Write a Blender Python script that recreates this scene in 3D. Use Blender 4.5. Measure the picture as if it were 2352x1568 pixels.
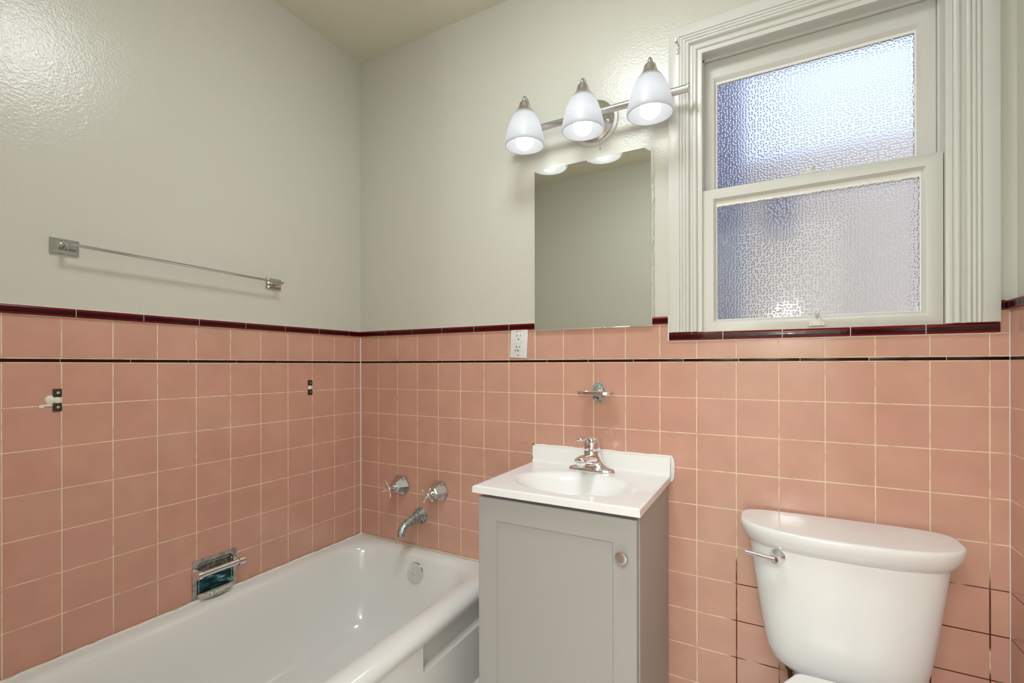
import bpy, bmesh, math, random
from mathutils import Vector, Matrix
random.seed(7)
for o in list(bpy.data.objects): bpy.data.objects.remove(o)
C = bpy.context.scene.collection
H = 1.17            # height of the dark liner's lower edge above the floor; all z below are measured from it
ROOM_Y = -1.70      # front wall
TX, TY, TV = 0.1095, 0.1095, 0.108725
PI = math.pi

# ---------------------------------------------------------------- camera, world, lights, exposure
def make_camera():
    f, yaw, roll, sh = 1079.85, 0.50139, -0.00189, 54.23
    fw = Vector((-math.sin(yaw), math.cos(yaw), 0)); r0 = Vector((math.cos(yaw), math.sin(yaw), 0)); u0 = Vector((0, 0, 1))
    r = r0*math.cos(roll)+u0*math.sin(roll); u = -r0*math.sin(roll)+u0*math.cos(roll)
    cd = bpy.data.cameras.new('camera'); co = bpy.data.objects.new('camera', cd); C.objects.link(co)
    cd.sensor_width = 36; cd.lens = f/2352*36; cd.shift_y = sh/2352; cd.clip_start = .01
    M = Matrix((r, u, -fw)).transposed().to_4x4(); M.translation = Vector((1.6189, -1.5325, -0.0069+H))
    co.matrix_world = M
    bpy.context.scene.camera = co
make_camera()
sc = bpy.context.scene
sc.view_settings.view_transform = 'Standard'; sc.view_settings.look = 'None'
sc.view_settings.exposure = 0.32; sc.view_settings.gamma = 1; sc.view_settings.use_curve_mapping = False
BULB = 5.5; CEIL = 22.0; SKY = 1.25; HALL_FILL = 56.0
w = bpy.data.worlds.new('sky'); sc.world = w; w.use_nodes = True
nt = w.node_tree; bg = nt.nodes['Background']; bg.inputs[1].default_value = SKY
bg.inputs[0].default_value = (.60, .69, 1.0, 1)

# frontal fill light added in the unseen hall behind the doorway
la = bpy.data.lights.new('hall_fill_light', 'AREA'); la.shape = 'RECTANGLE'; la.size = 1.3; la.size_y = .9; la.energy = HALL_FILL; la.color = (.92, .965, 1.0)
lo = bpy.data.objects.new('hall_fill_light', la); C.objects.link(lo); lo.location = (1.60, -2.45, 1.33+H); lo.rotation_euler = (0, 0, 0)

# unseen point light added to mirror as a bright spot in the lower pane
lb = bpy.data.lights.new('pane_spot_light', 'POINT'); lb.energy = 15; lb.shadow_soft_size = .045; lb.color = (.95, .98, 1.0)
lq = bpy.data.objects.new('pane_spot_light', lb); C.objects.link(lq); lq.location = (1.738, -2.85, .40+H)

# ---------------------------------------------------------------- materials
def srgb(r, g, b):
    f = lambda c: (c/255/12.92) if c/255 <= .04045 else ((c/255+.055)/1.055)**2.4
    return (f(r), f(g), f(b), 1)
def mat(name, col, rough=.4, metal=0, spec=.5, coat=0, **k):
    m = bpy.data.materials.new(name); m.use_nodes = True
    b = m.node_tree.nodes['Principled BSDF']
    b.inputs['Base Color'].default_value = col; b.inputs['Roughness'].default_value = rough
    b.inputs['Metallic'].default_value = metal; b.inputs['Specular IOR Level'].default_value = spec
    b.inputs['Coat Weight'].default_value = coat; b.inputs['Coat Roughness'].default_value = .05
    for n, v in k.items(): b.inputs[n.replace('_', ' ')].default_value = v
    return m
def N(m, t, **k):
    n = m.node_tree.nodes.new(t)
    for a, v in k.items(): setattr(n, a, v)
    return n
def L(m, a, b): m.node_tree.links.new(a, b)
def bsdf(m): return m.node_tree.nodes['Principled BSDF']
def noise(m, scale, detail=2, coord='Object', stretch=None):
    tc = N(m, 'ShaderNodeTexCoord'); n = N(m, 'ShaderNodeTexNoise'); n.inputs['Scale'].default_value = scale; n.inputs['Detail'].default_value = detail
    if stretch:
        mp = N(m, 'ShaderNodeMapping'); mp.inputs['Scale'].default_value = stretch
        L(m, tc.outputs[coord], mp.inputs[0]); L(m, mp.outputs[0], n.inputs[0])
    else: L(m, tc.outputs[coord], n.inputs[0])
    return n
def bump(m, fac, strength, dist, prev=None):
    b = N(m, 'ShaderNodeBump'); b.inputs['Strength'].default_value = strength; b.inputs['Distance'].default_value = dist
    L(m, fac, b.inputs['Height'])
    if prev: L(m, prev.outputs[0], b.inputs['Normal'])
    L(m, b.outputs[0], bsdf(m).inputs['Normal']); return b
def ramp(m, fac, p0, c0, p1, c1):
    r = N(m, 'ShaderNodeValToRGB'); e = r.color_ramp.elements
    e[0].position = p0; e[0].color = c0; e[1].position = p1; e[1].color = c1
    L(m, fac, r.inputs[0]); return r
def mixc(m, fac, a, b, blend='MIX'):
    x = N(m, 'ShaderNodeMix', data_type='RGBA', blend_type=blend)
    for i, v in ((0, fac), (6, a), (7, b)):
        if hasattr(v, 'is_linked') or hasattr(v, 'links'): L(m, v, x.inputs[i])
        else: x.inputs[i].default_value = v
    return x.outputs[2]

WALLC = srgb(214, 213, 201)
wall_paint = mat('glossy_wall_paint', WALLC, .22, spec=.5)
n1 = noise(wall_paint, 170, 2); n2 = noise(wall_paint, 6, 3)
b1 = bump(wall_paint, n1.outputs[0], .34, .0022); bump(wall_paint, n2.outputs[0], .15, .006, b1)
ceil_paint = mat('ceiling_paint', srgb(230, 225, 206), .45)
bump(ceil_paint, noise(ceil_paint, 60).outputs[0], .15, .002)
trim_paint = mat('window_trim_paint', srgb(219, 218, 211), .3)
bump(trim_paint, noise(trim_paint, 40, 4).outputs[0], .25, .0015)

def tile_material(name, lift=(1, 1, 1)):
    m = mat(name, (1, 1, 1, 1), .12, spec=.5)
    at = N(m, 'ShaderNodeAttribute', attribute_name='tint')
    c = ramp(m, at.outputs['Fac'], 0, srgb(214*lift[0], 164*lift[1], 148*lift[2]), 1, srgb(213*lift[0], 167*lift[1], 147*lift[2]))
    e = c.color_ramp.elements.new(.5); e.color = srgb(214*lift[0], 166*lift[1], 147*lift[2])
    nz = noise(m, 9, 3)
    r2 = ramp(m, nz.outputs[0], .3, (.93, .92, .91, 1), .7, (1.03, 1.03, 1.03, 1))
    o = mixc(m, 1.0, c.outputs[0], r2.outputs[0], 'MULTIPLY')
    L(m, o, bsdf(m).inputs['Base Color'])
    bump(m, noise(m, 14, 1).outputs[0], .12, .004)
    return m
pink = tile_material('pink_glazed_tile')
grout = mat('cream_grout', srgb(232, 204, 168), .8)
gn = noise(grout, 30, 4); gr = ramp(grout, gn.outputs[0], .35, srgb(222, 190, 152), .5, srgb(243, 221, 190))
# worn out dark joints low on the wall beside the toilet (missing grout with a shape of its own)
tcg = N(grout, 'ShaderNodeTexCoord'); sx = N(grout, 'ShaderNodeSeparateXYZ'); L(grout, tcg.outputs['Object'], sx.inputs[0])
def rng(m, v, a, b):
    q = N(m, 'ShaderNodeMapRange'); q.inputs[1].default_value = a; q.inputs[2].default_value = b; q.interpolation_type = 'SMOOTHSTEP'
    L(m, v, q.inputs[0]); return q.outputs[0]
def mul(m, a, b, op='MULTIPLY'):
    q = N(m, 'ShaderNodeMath', operation=op)
    for i, v in enumerate((a, b)):
        if isinstance(v, (int, float)): q.inputs[i].default_value = v
        else: L(m, v, q.inputs[i])
    return q.outputs[0]
low = mul(grout, rng(grout, sx.outputs['Z'], H-.46, H-.56), rng(grout, sx.outputs['X'], 1.50, 1.53))
gn2 = noise(grout, 7, 2); crack = mul(grout, low, rng(grout, gn2.outputs[0], .38, .48))
L(grout, mixc(grout, crack, gr.outputs[0], srgb(92, 34, 14)), bsdf(grout).inputs['Base Color'])
maroon = mat('maroon_glazed_trim', srgb(50, 2, 9), .08, spec=.25)
maroon_edge = mat('thin_red_glaze', srgb(118, 9, 18), .12, spec=.3)
bump(maroon, noise(maroon, 25).outputs[0], .2, .002)
liner_mat = mat('dark_maroon_liner', srgb(42, 3, 10), .2, spec=.2)
white_caulk = mat('white_caulk', srgb(242, 240, 234), .5); bump(white_caulk, noise(white_caulk, 90, 4).outputs[0], .6, .003)
old_caulk = mat('old_caulk', srgb(216, 206, 182), .7); bump(old_caulk, noise(old_caulk, 120, 4).outputs[0], .8, .003)
enamel = mat('bathtub_enamel', srgb(238, 240, 238), .12, coat=.3)
porcelain = mat('porcelain', srgb(238, 239, 238), .08)
marble = mat('cultured_marble', srgb(247, 247, 246), .13)
grey_paint = mat('grey_cabinet_paint', srgb(172, 170, 166), .38)
chrome = mat('chrome', (.82, .82, .83, 1), .07, 1)
old_chrome = mat('old_chrome', (.50, .50, .48, 1), .12, 1)
nickel = mat('brushed_nickel', (.60, .58, .56, 1), .27, 1)
dark_metal = mat('tarnished_metal', srgb(80, 76, 70), .45, 1)
tarn = mat('tarnished_chrome', (.5, .52, .53, 1), .4, .75)
tn = noise(tarn, 130, 5); tr = ramp(tarn, tn.outputs[0], .38, (.22, .27, .27, 1), .58, (.55, .61, .60, 1)); L(tarn, tr.outputs[0], bsdf(tarn).inputs['Base Color'])
tr2 = ramp(tarn, tn.outputs[0], .4, (.6,)*3+(1,), .62, (.30,)*3+(1,)); L(tarn, tr2.outputs[0], bsdf(tarn).inputs['Roughness'])
bump(tarn, tn.outputs[0], .3, .0008)
worn = mat('worn_chrome', (.7, .7, .7, 1), .16, 1)
wn = noise(worn, 45, 5); wr = ramp(worn, wn.outputs[0], .36, (.42, .41, .39, 1), .52, (.70, .70, .71, 1)); L(worn, wr.outputs[0], bsdf(worn).inputs['Base Color'])
wr2 = ramp(worn, wn.outputs[0], .4, (.3,)*3+(1,), .6, (.08,)*3+(1,)); L(worn, wr2.outputs[0], bsdf(worn).inputs['Roughness'])
verd = mat('corroded_soap_dish', (.1, .1, .1, 1), .3, .7)
vn = noise(verd, 26, 6, stretch=(1, 1, 3.2)); vr = ramp(verd, vn.outputs[0], .42, srgb(40, 52, 58), .60, srgb(40, 120, 140))
e = vr.color_ramp.elements.new(.68); e.color = srgb(170, 200, 205)
vn2 = noise(verd, 60, 5); vr2 = ramp(verd, vn2.outputs[0], .42, srgb(96, 92, 80), .62, srgb(150, 146, 130))
vt_ = N(verd, 'ShaderNodeTexCoord'); vx = N(verd, 'ShaderNodeSeparateXYZ'); L(verd, vt_.outputs['Object'], vx.inputs[0])
vm = N(verd, 'ShaderNodeMapRange'); vm.inputs[1].default_value = .018; vm.inputs[2].default_value = .034; L(verd, vx.outputs['Z'], vm.inputs[0])
L(verd, mixc(verd, vm.outputs[0], vr.outputs[0], vr2.outputs[0]), bsdf(verd).inputs['Base Color'])
bump(verd, noise(verd, 90, 5).outputs[0], .6, .002)
scale_mat = mat('lime_scale', srgb(190, 186, 168), .7); sn = noise(scale_mat, 110, 5)
sr = ramp(scale_mat, sn.outputs[0], .34, srgb(128, 126, 112), .48, srgb(205, 203, 190)); L(scale_mat, sr.outputs[0], bsdf(scale_mat).inputs['Base Color'])
bump(scale_mat, sn.outputs[0], .8, .004)
white_plastic = mat('white_plastic', srgb(236, 235, 232), .3)
black = mat('black_slot', srgb(14, 12, 12), .6)
blue = mat('blue_mark', srgb(60, 90, 140), .6)
mirror_mat = mat('mirror_silver', (.88, .91, .86, 1), .012, 1)
mn = noise(mirror_mat, 5, 5); mr = ramp(mirror_mat, mn.outputs[0], .4, (.01,)*3+(1,), .75, (.06,)*3+(1,)); L(mirror_mat, mr.outputs[0], bsdf(mirror_mat).inputs['Roughness'])
rust = mat('rust_stain', srgb(150, 62, 30), .7)
plaster = mat('white_plaster', srgb(246, 242, 230), .8); bump(plaster, noise(plaster, 120, 4).outputs[0], .8, .004)
brown_hose = mat('brown_braided_hose', srgb(92, 66, 46), .4, .6); bump(brown_hose, noise(brown_hose, 260).outputs[0], .8, .002)
floor_mat = mat('white_floor_tile', srgb(214, 210, 202), .3)
fv = N(floor_mat, 'ShaderNodeTexVoronoi', feature='DISTANCE_TO_EDGE'); fv.inputs['Scale'].default_value = 38; fv.inputs['Randomness'].default_value = .15
ft = N(floor_mat, 'ShaderNodeTexCoord'); L(floor_mat, ft.outputs['Object'], fv.inputs[0])
fr = ramp(floor_mat, fv.outputs[0], .03, srgb(150, 142, 130), .08, srgb(216, 213, 205)); L(floor_mat, fr.outputs[0], bsdf(floor_mat).inputs['Base Color'])

# pebbled glass
glass = mat('pebbled_glass', (.97, .98, 1, 1), .09, Transmission_Weight=1.0, IOR=1.45)
gt = N(glass, 'ShaderNodeTexCoord'); gx = N(glass, 'ShaderNodeSeparateXYZ'); gc = N(glass, 'ShaderNodeCombineXYZ'); L(glass, gt.outputs['Object'], gx.inputs[0]); L(glass, gx.outputs['X'], gc.inputs[0]); L(glass, gx.outputs['Z'], gc.inputs[1])
gv = N(glass, 'ShaderNodeTexVoronoi', feature='F1'); gv.voronoi_dimensions = '2D'; gv.inputs['Scale'].default_value = 126; gv.inputs['Randomness'].default_value = .62
L(glass, gc.outputs[0], gv.inputs['Vector'])
gm = N(glass, 'ShaderNodeMapRange'); gm.interpolation_type = 'SMOOTHERSTEP'; gm.inputs[1].default_value = .06; gm.inputs[2].default_value = .46; gm.inputs[3].default_value = 1; gm.inputs[4].default_value = 0
L(glass, gv.outputs['Distance'], gm.inputs[0])
bump(glass, gm.outputs[0], 1.0, .0008)
glass_plain = mat('plain_glass', (.97, .98, 1, 1), .22, Transmission_Weight=1.0, IOR=1.45)
# frosted lamp shade and bulb
shade_mat = bpy.data.materials.new('frosted_shade_glass'); shade_mat.use_nodes = True
b = shade_mat.node_tree.nodes['Principled BSDF']; b.inputs['Base Color'].default_value = (.42, .422, .425, 1); b.inputs['Roughness'].default_value = .35
tl = N(shade_mat, 'ShaderNodeBsdfTranslucent'); tl.inputs[0].default_value = (.93, .95, .97, 1)
mx = N(shade_mat, 'ShaderNodeMixShader'); mx.inputs[0].default_value = .45
L(shade_mat, b.outputs[0], mx.inputs[1]); L(shade_mat, tl.outputs[0], mx.inputs[2])
L(shade_mat, mx.outputs[0], shade_mat.node_tree.nodes['Material Output'].inputs[0])
def emit(name, col, s):
    m = bpy.data.materials.new(name); m.use_nodes = True; b = m.node_tree.nodes['Principled BSDF']
    b.inputs['Base Color'].default_value = (1, 1, 1, 1); b.inputs['Emission Color'].default_value = col; b.inputs['Emission Strength'].default_value = s
    return m
bulb_mat = emit('lit_bulb', (.98, .985, 1, 1), BULB)
dome_mat = emit('lit_ceiling_dome', (.91, .963, 1.0, 1), CEIL)

# ---------------------------------------------------------------- mesh helpers (positions in room coordinates, z from the liner)
ORG = {}
def thing(name, label, cat, loc, group=None):
    o = bpy.data.objects.new(name, None); C.objects.link(o); o.empty_display_size = .05
    o.location = (loc[0], loc[1], loc[2]+H); ORG[o.name] = Vector(loc)
    o['label'] = label; o['category'] = cat
    if group: o['group'] = group
    return o
def tag(o, label, cat, group=None):
    o['label'] = label; o['category'] = cat
    if group: o['group'] = group
    return o
def root_of(o):
    while o.parent: o = o.parent
    return o
def obj(name, bm, m, parent=None, smooth=True, loc=None, sharp=35, subsurf=0):
    """link a bmesh given in room coordinates; origin at loc (top level) or at the parent's origin"""
    org = ORG[root_of(parent).name] if parent else Vector(loc if loc else (0, 0, -H))
    bmesh.ops.recalc_face_normals(bm, faces=bm.faces[:]) if not getattr(bm, 'keepn', False) else None
    bmesh.ops.translate(bm, verts=bm.verts[:], vec=-org)
    me = bpy.data.meshes.new(name); bm.to_mesh(me); bm.free()
    o = bpy.data.objects.new(name, me); C.objects.link(o)
    for mm in (m if isinstance(m, (list, tuple)) else [m]): me.materials.append(mm)
    if parent: o.parent = parent
    else: o.location = org+Vector((0, 0, H)); ORG[o.name] = org
    if smooth:
        for p in me.polygons: p.use_smooth = True
        if sharp is not None and sharp < 180:
            me.set_sharp_from_angle(angle=math.radians(sharp))
    if subsurf:
        s = o.modifiers.new('subdivision', 'SUBSURF'); s.levels = subsurf; s.render_levels = subsurf
    return o
def struct(name, bm, m, parent=None, **k):
    o = obj(name, bm, m, parent, **k)
    if not parent: o['kind'] = 'structure'
    return o
def B(): return bmesh.new()
def box(bm, x0, x1, y0, y1, z0, z1, bev=0, seg=2, mi=0):
    b2 = bmesh.new() if bev else bm
    vs = [b2.verts.new((x, y, z)) for x in (x0, x1) for y in (y0, y1) for z in (z0, z1)]
    fs = [b2.faces.new([vs[i] for i in q]) for q in ((0, 1, 3, 2), (4, 6, 7, 5), (0, 4, 5, 1), (2, 3, 7, 6), (0, 2, 6, 4), (1, 5, 7, 3))]
    if bev:
        bmesh.ops.bevel(b2, geom=b2.edges[:], offset=bev, segments=seg, profile=.5, affect='EDGES')
        for f in b2.faces: f.material_index = mi
        join(bm, b2)
    else:
        for f in fs: f.material_index = mi
    return bm
def join(bm, b2, M=None):
    if M is not None: bmesh.ops.transform(b2, matrix=M, verts=b2.verts[:])
    t = bpy.data.meshes.new('t'); b2.to_mesh(t); b2.free(); bm.from_mesh(t); bpy.data.meshes.remove(t)
def loft(bm, rings, cap0=True, cap1=True, close=False, mi=0):
    R = [[bm.verts.new(p) for p in r] for r in rings]; n = len(R[0])
    pairs = list(zip(R[:-1], R[1:])) + ([(R[-1], R[0])] if close else [])
    for a, b in pairs:
        for i in range(n):
            try: bm.faces.new((a[i], a[(i+1) % n], b[(i+1) % n], b[i])).material_index = mi
            except ValueError: pass
    if cap0 and not close: bm.faces.new(R[0][::-1]).material_index = mi
    if cap1 and not close: bm.faces.new(R[-1]).material_index = mi
    return bm
def basis(d):
    d = Vector(d).normalized(); a = Vector((0, 0, 1)) if abs(d.z) < .9 else Vector((1, 0, 0))
    u = a.cross(d).normalized(); v = d.cross(u); return u, v, d
def lathe(bm, o, axis, prof, n=32, cap0=True, cap1=True, mi=0, sx=1, sy=1, phase=0):
    """prof: (radius, height along axis)"""
    u, v, d = basis(axis); o = Vector(o)
    rings = [[o+d*h+u*(r*sx*math.cos(2*PI*i/n+phase))+v*(r*sy*math.sin(2*PI*i/n+phase)) for i in range(n)] for r, h in prof]
    return loft(bm, rings, cap0, cap1, mi=mi)
def tube(bm, pts, rad, n=12, mi=0, cap=True, flat=1.0):
    pts = [Vector(p) for p in pts]; k = len(pts)
    if not isinstance(rad, (list, tuple)): rad = [rad]*k
    rings = []; u = None
    for i, p in enumerate(pts):
        d = (pts[min(i+1, k-1)]-pts[max(i-1, 0)]).normalized()
        if u is None: u, v, _ = basis(d)
        else:
            u = (u-d*u.dot(d)).normalized(); v = d.cross(u)
        rings.append([p+u*(rad[i]*math.cos(2*PI*j/n))+v*(rad[i]*flat*math.sin(2*PI*j/n)) for j in range(n)])
    return loft(bm, rings, cap, cap, mi=mi)
def curve(pts, n=8):
    """Catmull-Rom through pts"""
    P = [Vector(p) for p in pts]; P = [P[0]*2-P[1]]+P+[P[-1]*2-P[-2]]; out = []
    for i in range(1, len(P)-2):
        for t in range(n):
            s = t/n; a, b_, c, d = P[i-1:i+3]
            out.append(.5*((2*b_)+(c-a)*s+(2*a-5*b_+4*c-d)*s*s+(3*b_-a-3*c+d)*s**3))
    out.append(P[-2]); return out
def sphere(bm, o, r, n=24, m=14, sx=1, sy=1, sz=1):
    b2 = bmesh.new(); bmesh.ops.create_uvsphere(b2, u_segments=n, v_segments=m, radius=r)
    join(bm, b2, Matrix.Translation(Vector(o)) @ Matrix.Diagonal((sx, sy, sz, 1))); return bm
def prism(bm, poly, axis, a, b, chamfer=0, depth=None, mi=0):
    """poly: 2-D points; axis 'x','y','z' extruded from a to b; front (b) chamfered"""
    def P(p, t): return {'x': (t, p[0], p[1]), 'y': (p[0], t, p[1]), 'z': (p[0], p[1], t)}[axis]
    b2 = bmesh.new(); s = 1 if b > a else -1; e = b-s*(depth if depth else chamfer)
    v0 = [b2.verts.new(P(p, a)) for p in poly]; v1 = [b2.verts.new(P(p, e)) for p in poly]; n = len(poly)
    for i in range(n): b2.faces.new((v0[i], v0[(i+1) % n], v1[(i+1) % n], v1[i]))
    b2.faces.new(v0[::-1]); f = b2.faces.new(v1)
    if chamfer:
        bmesh.ops.recalc_face_normals(b2, faces=b2.faces[:])
        bmesh.ops.inset_individual(b2, faces=[f], thickness=chamfer, depth=(depth if depth else chamfer))
    for q in b2.faces: q.material_index = mi
    join(bm, b2); return bm
def sweep_frame(bm, x0, x1, z0, z1, prof, wl, wr, wb, wt, closed=True):
    """picture-frame sweep; prof (fraction inward, y); open frames have no bottom member"""
    def ring(cx, cz, dx, dz): return [(cx+dx*u, y, cz+dz*u) for u, y in prof]
    if closed:
        R = [ring(x0, z0, wl, wb), ring(x0, z1, wl, -wt), ring(x1, z1, -wr, -wt), ring(x1, z0, -wr, wb)]
        R.append(R[0])
    else:
        R = [ring(x0, z0, wl, 0), ring(x0, z1, wl, -wt), ring(x1, z1, -wr, -wt), ring(x1, z0, -wr, 0)]
    V = [[bm.verts.new(p) for p in r] for r in (R[:-1] if closed else R)]
    if closed: V.append(V[0])
    n = len(prof)
    for a, b_ in zip(V[:-1], V[1:]):
        for i in range(n): bm.faces.new((a[i], a[(i+1) % n], b_[(i+1) % n], b_[i]))
    if not closed: bm.faces.new(V[0]); bm.faces.new(V[-1])
    return bm
def text_obj(name, s, size, m, parent, M, extrude=.0002):
    cu = bpy.data.curves.new(name, 'FONT'); cu.body = s; cu.size = size; cu.extrude = extrude; cu.align_x = 'CENTER'; cu.align_y = 'CENTER'
    t = bpy.data.objects.new(name, cu); C.objects.link(t); dg = bpy.context.evaluated_depsgraph_get()
    me = bpy.data.meshes.new_from_object(t.evaluated_get(dg)); bpy.data.objects.remove(t)
    b2 = bmesh.new(); b2.from_mesh(me); bmesh.ops.transform(b2, matrix=M, verts=b2.verts[:])
    return obj(name, b2, m, parent, smooth=False)

# ---------------------------------------------------------------- room shell
ZC = 1.357   # ceiling
XR = 2.1145  # tiled right wall face
struct('floor', box(B(), -.15, 2.35, ROOM_Y-.15, .2, -H-.1, -H), floor_mat)
struct('ceiling', box(B(), -.15, 2.35, ROOM_Y-.15, .2, ZC, ZC+.1), ceil_paint)
WX0, WX1, WZ0, WZ1 = 1.425, 2.010, .075, .950     # rough opening of the window
bm = B()
box(bm, -.15, WX0, .003, .2, -H, ZC); box(bm, WX1, 2.35, .003, .2, -H, ZC)
box(bm, WX0, WX1, .003, .2, -H, WZ0); box(bm, WX0, WX1, .003, .2, WZ1, ZC)
wall_back = struct('wall_back', bm, wall_paint, smooth=False)
wall_left = struct('wall_left', box(B(), -.15, -.003, ROOM_Y, .003, -H, ZC), wall_paint, smooth=False)
wall_right = struct('wall_right', box(B(), 2.128, 2.3, ROOM_Y, .003, -H, ZC), wall_paint, smooth=False)
DX_0, DX_1, DZ_T = 1.22, 1.98, .86      # unseen doorway behind the camera, opened to let the hall fill light in
bm = B(); box(bm, -.15, DX_0, ROOM_Y-.12, ROOM_Y, -H, ZC); box(bm, DX_1, 2.35, ROOM_Y-.12, ROOM_Y, -H, ZC); box(bm, DX_0, DX_1, ROOM_Y-.12, ROOM_Y, DZ_T, ZC)
wall_front = struct('wall_front', bm, wall_paint, smooth=False)
bm = B(); box(bm, .6, .7, -3.05, ROOM_Y-.12, -H, ZC); box(bm, 2.5, 2.6, -3.05, ROOM_Y-.12, -H, ZC); box(bm, .6, 2.6, -3.15, -3.05, -H, ZC)  # unseen hall box, added to hold and bounce the fill light
struct('wall_hall', bm, wall_paint, smooth=False)
struct('floor_hall', box(B(), .6, 2.6, -3.15, ROOM_Y-.149, -H-.1, -H), floor_mat, smooth=False)
struct('ceiling_hall', box(B(), .6, 2.6, -3.15, ROOM_Y-.149, ZC, ZC+.1), ceil_paint, smooth=False)

def tiles(parent, polys, to3d, depth=.0009, thick=.0012, name='wall_tile'):
    """polys: 2-D outlines of single tiles; to3d(u,v,d) with d = distance behind the tile face"""
    bm = B(); lay = bm.loops.layers.float_color.new('tint')
    for P in polys:
        t = random.random(); g = random.gauss(0, .00006); g2 = random.gauss(0, .00006)
        cx = sum(p[0] for p in P)/len(P); cy = sum(p[1] for p in P)/len(P)
        n = len(P)
        back = [bm.verts.new(to3d(u, v, .006)) for u, v in P]
        edge = [bm.verts.new(to3d(u, v, depth)) for u, v in P]
        def ins(k, th):
            out = []
            for i in range(n):
                a, b_, c = P[i-1], P[i], P[(i+1) % n]
                d1 = Vector((b_[0]-a[0], b_[1]-a[1])).normalized(); d2 = Vector((c[0]-b_[0], c[1]-b_[1])).normalized()
                q = Vector(b_)+Vector((-d1.y, d1.x))*th+Vector((-d2.y, d2.x))*th
                out.append(q)
            return [bm.verts.new(to3d(q.x, q.y, k+g*(q.x-cx)/.05+g2*(q.y-cy)/.05)) for q in out]
        r1 = ins(depth*.25, thick*.3); r2 = ins(0.0, thick*.8)
        fs = []
        for A, Bv in ((back, edge), (edge, r1), (r1, r2)):
            for i in range(n): fs.append(bm.faces.new((A[i], A[(i+1) % n], Bv[(i+1) % n], Bv[i])))
        fs.append(bm.faces.new(r2))
        for f in fs:
            for l in f.loops: l[lay] = (t, t, t, 1)
    return struct(name, bm, pink, parent, sharp=9)
G = .0013   # half a grout joint
def rect(u0, u1, v0, v1): return [(u0+G, v0+G), (u1-G, v0+G), (u1-G, v1-G), (u0+G, v1-G)]
rows = [(.0012-TV*k if k else .0012, -TV*(k-1) if k > 1 else .0012) for k in range(0)]
main_rows = []
top = .0020; k = 1
while top > -H+.001:
    bot = max(-TV*k, -H); main_rows.append((bot, top)); top = bot; k += 1
U0, U1 = .0128, .1195      # upper course
# back wall
cols = [0.0]+[.10856+TX*i for i in range(19)]; cols = [c for c in cols if c < XR-.01]+[XR]
P = []
for a, b_ in zip(cols[:-1], cols[1:]):
    for z0, z1 in main_rows: P.append(rect(a, b_, z0, z1))
NX0, NX1, NZ = 1.342, 2.097, .0665   # notch under the window
for a, b_ in zip(cols[:-1], cols[1:]):
    if b_ <= NX0: P.append(rect(a, b_, U0, U1))
    elif a >= NX0 and b_ <= NX1: P.append(rect(a, b_, U0, NZ))
    elif a < NX0: P.append([(a+G, U0+G), (b_-G, U0+G), (b_-G, NZ-G), (NX0-G, NZ-G), (NX0-G, U1-G), (a+G, U1-G)])
    else:
        P.append(rect(a, b_, U0, NZ)); P.append(rect(NX1, b_, NZ, U1))
tiles(wall_back, P, lambda u, v, d: (u, d, v))
bm = B(); box(bm, -.002, XR+.01, .0011, .02, -H, .12)
g_b = B(); box(g_b, -.002, NX0, .0007, .004, -H, .1215); box(g_b, NX0, NX1, .0007, .004, -H, .069); box(g_b, NX1, XR+.002, .0007, .004, -H, .1215)
bm.free(); struct('grout', g_b, grout, wall_back, smooth=False)
# left wall (u = -y)
lc = [0.0]+[.03636+TY*i for i in range(17)]; lc = [c for c in lc if c < -ROOM_Y-.01]+[-ROOM_Y]
P = []
for a, b_ in zip(lc[:-1], lc[1:]):
    for z0, z1 in main_rows: P.append(rect(a, b_, z0, z1))
    P.append(rect(a, b_, U0, U1))
tiles(wall_left, P, lambda u, v, d: (-d, -u, v))
struct('grout', box(B(), -.004, -.0007, ROOM_Y, .0011, -H, .1215), grout, wall_left, smooth=False)
# right wall
P = []
rc = [0.0]+[.072+TY*i for i in range(17)]; rc = [c for c in rc if c < -ROOM_Y-.01]+[-ROOM_Y]
for a, b_ in zip(rc[:-1], rc[1:]):
    for z0, z1 in main_rows: P.append(rect(a, b_, z0, z1))
    P.append(rect(a, b_, U0, U1))
tiles(wall_right, P, lambda u, v, d: (XR+d, -u, v))
struct('grout', box(B(), XR+.0007, 2.13, ROOM_Y, .0011, -H, .1215), grout, wall_right, smooth=False)
# front wall tile band (behind the camera, seen only in reflections)
P = []
for a, b_ in zip(cols[:-1], cols[1:]):
    if b_ > DX_0-.01: continue
    for z0, z1 in main_rows: P.append(rect(a, b_, z0, z1))
    P.append(rect(a, b_, U0, U1))
tiles(wall_front, P, lambda u, v, d: (u, ROOM_Y+.002-d, v))

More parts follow.
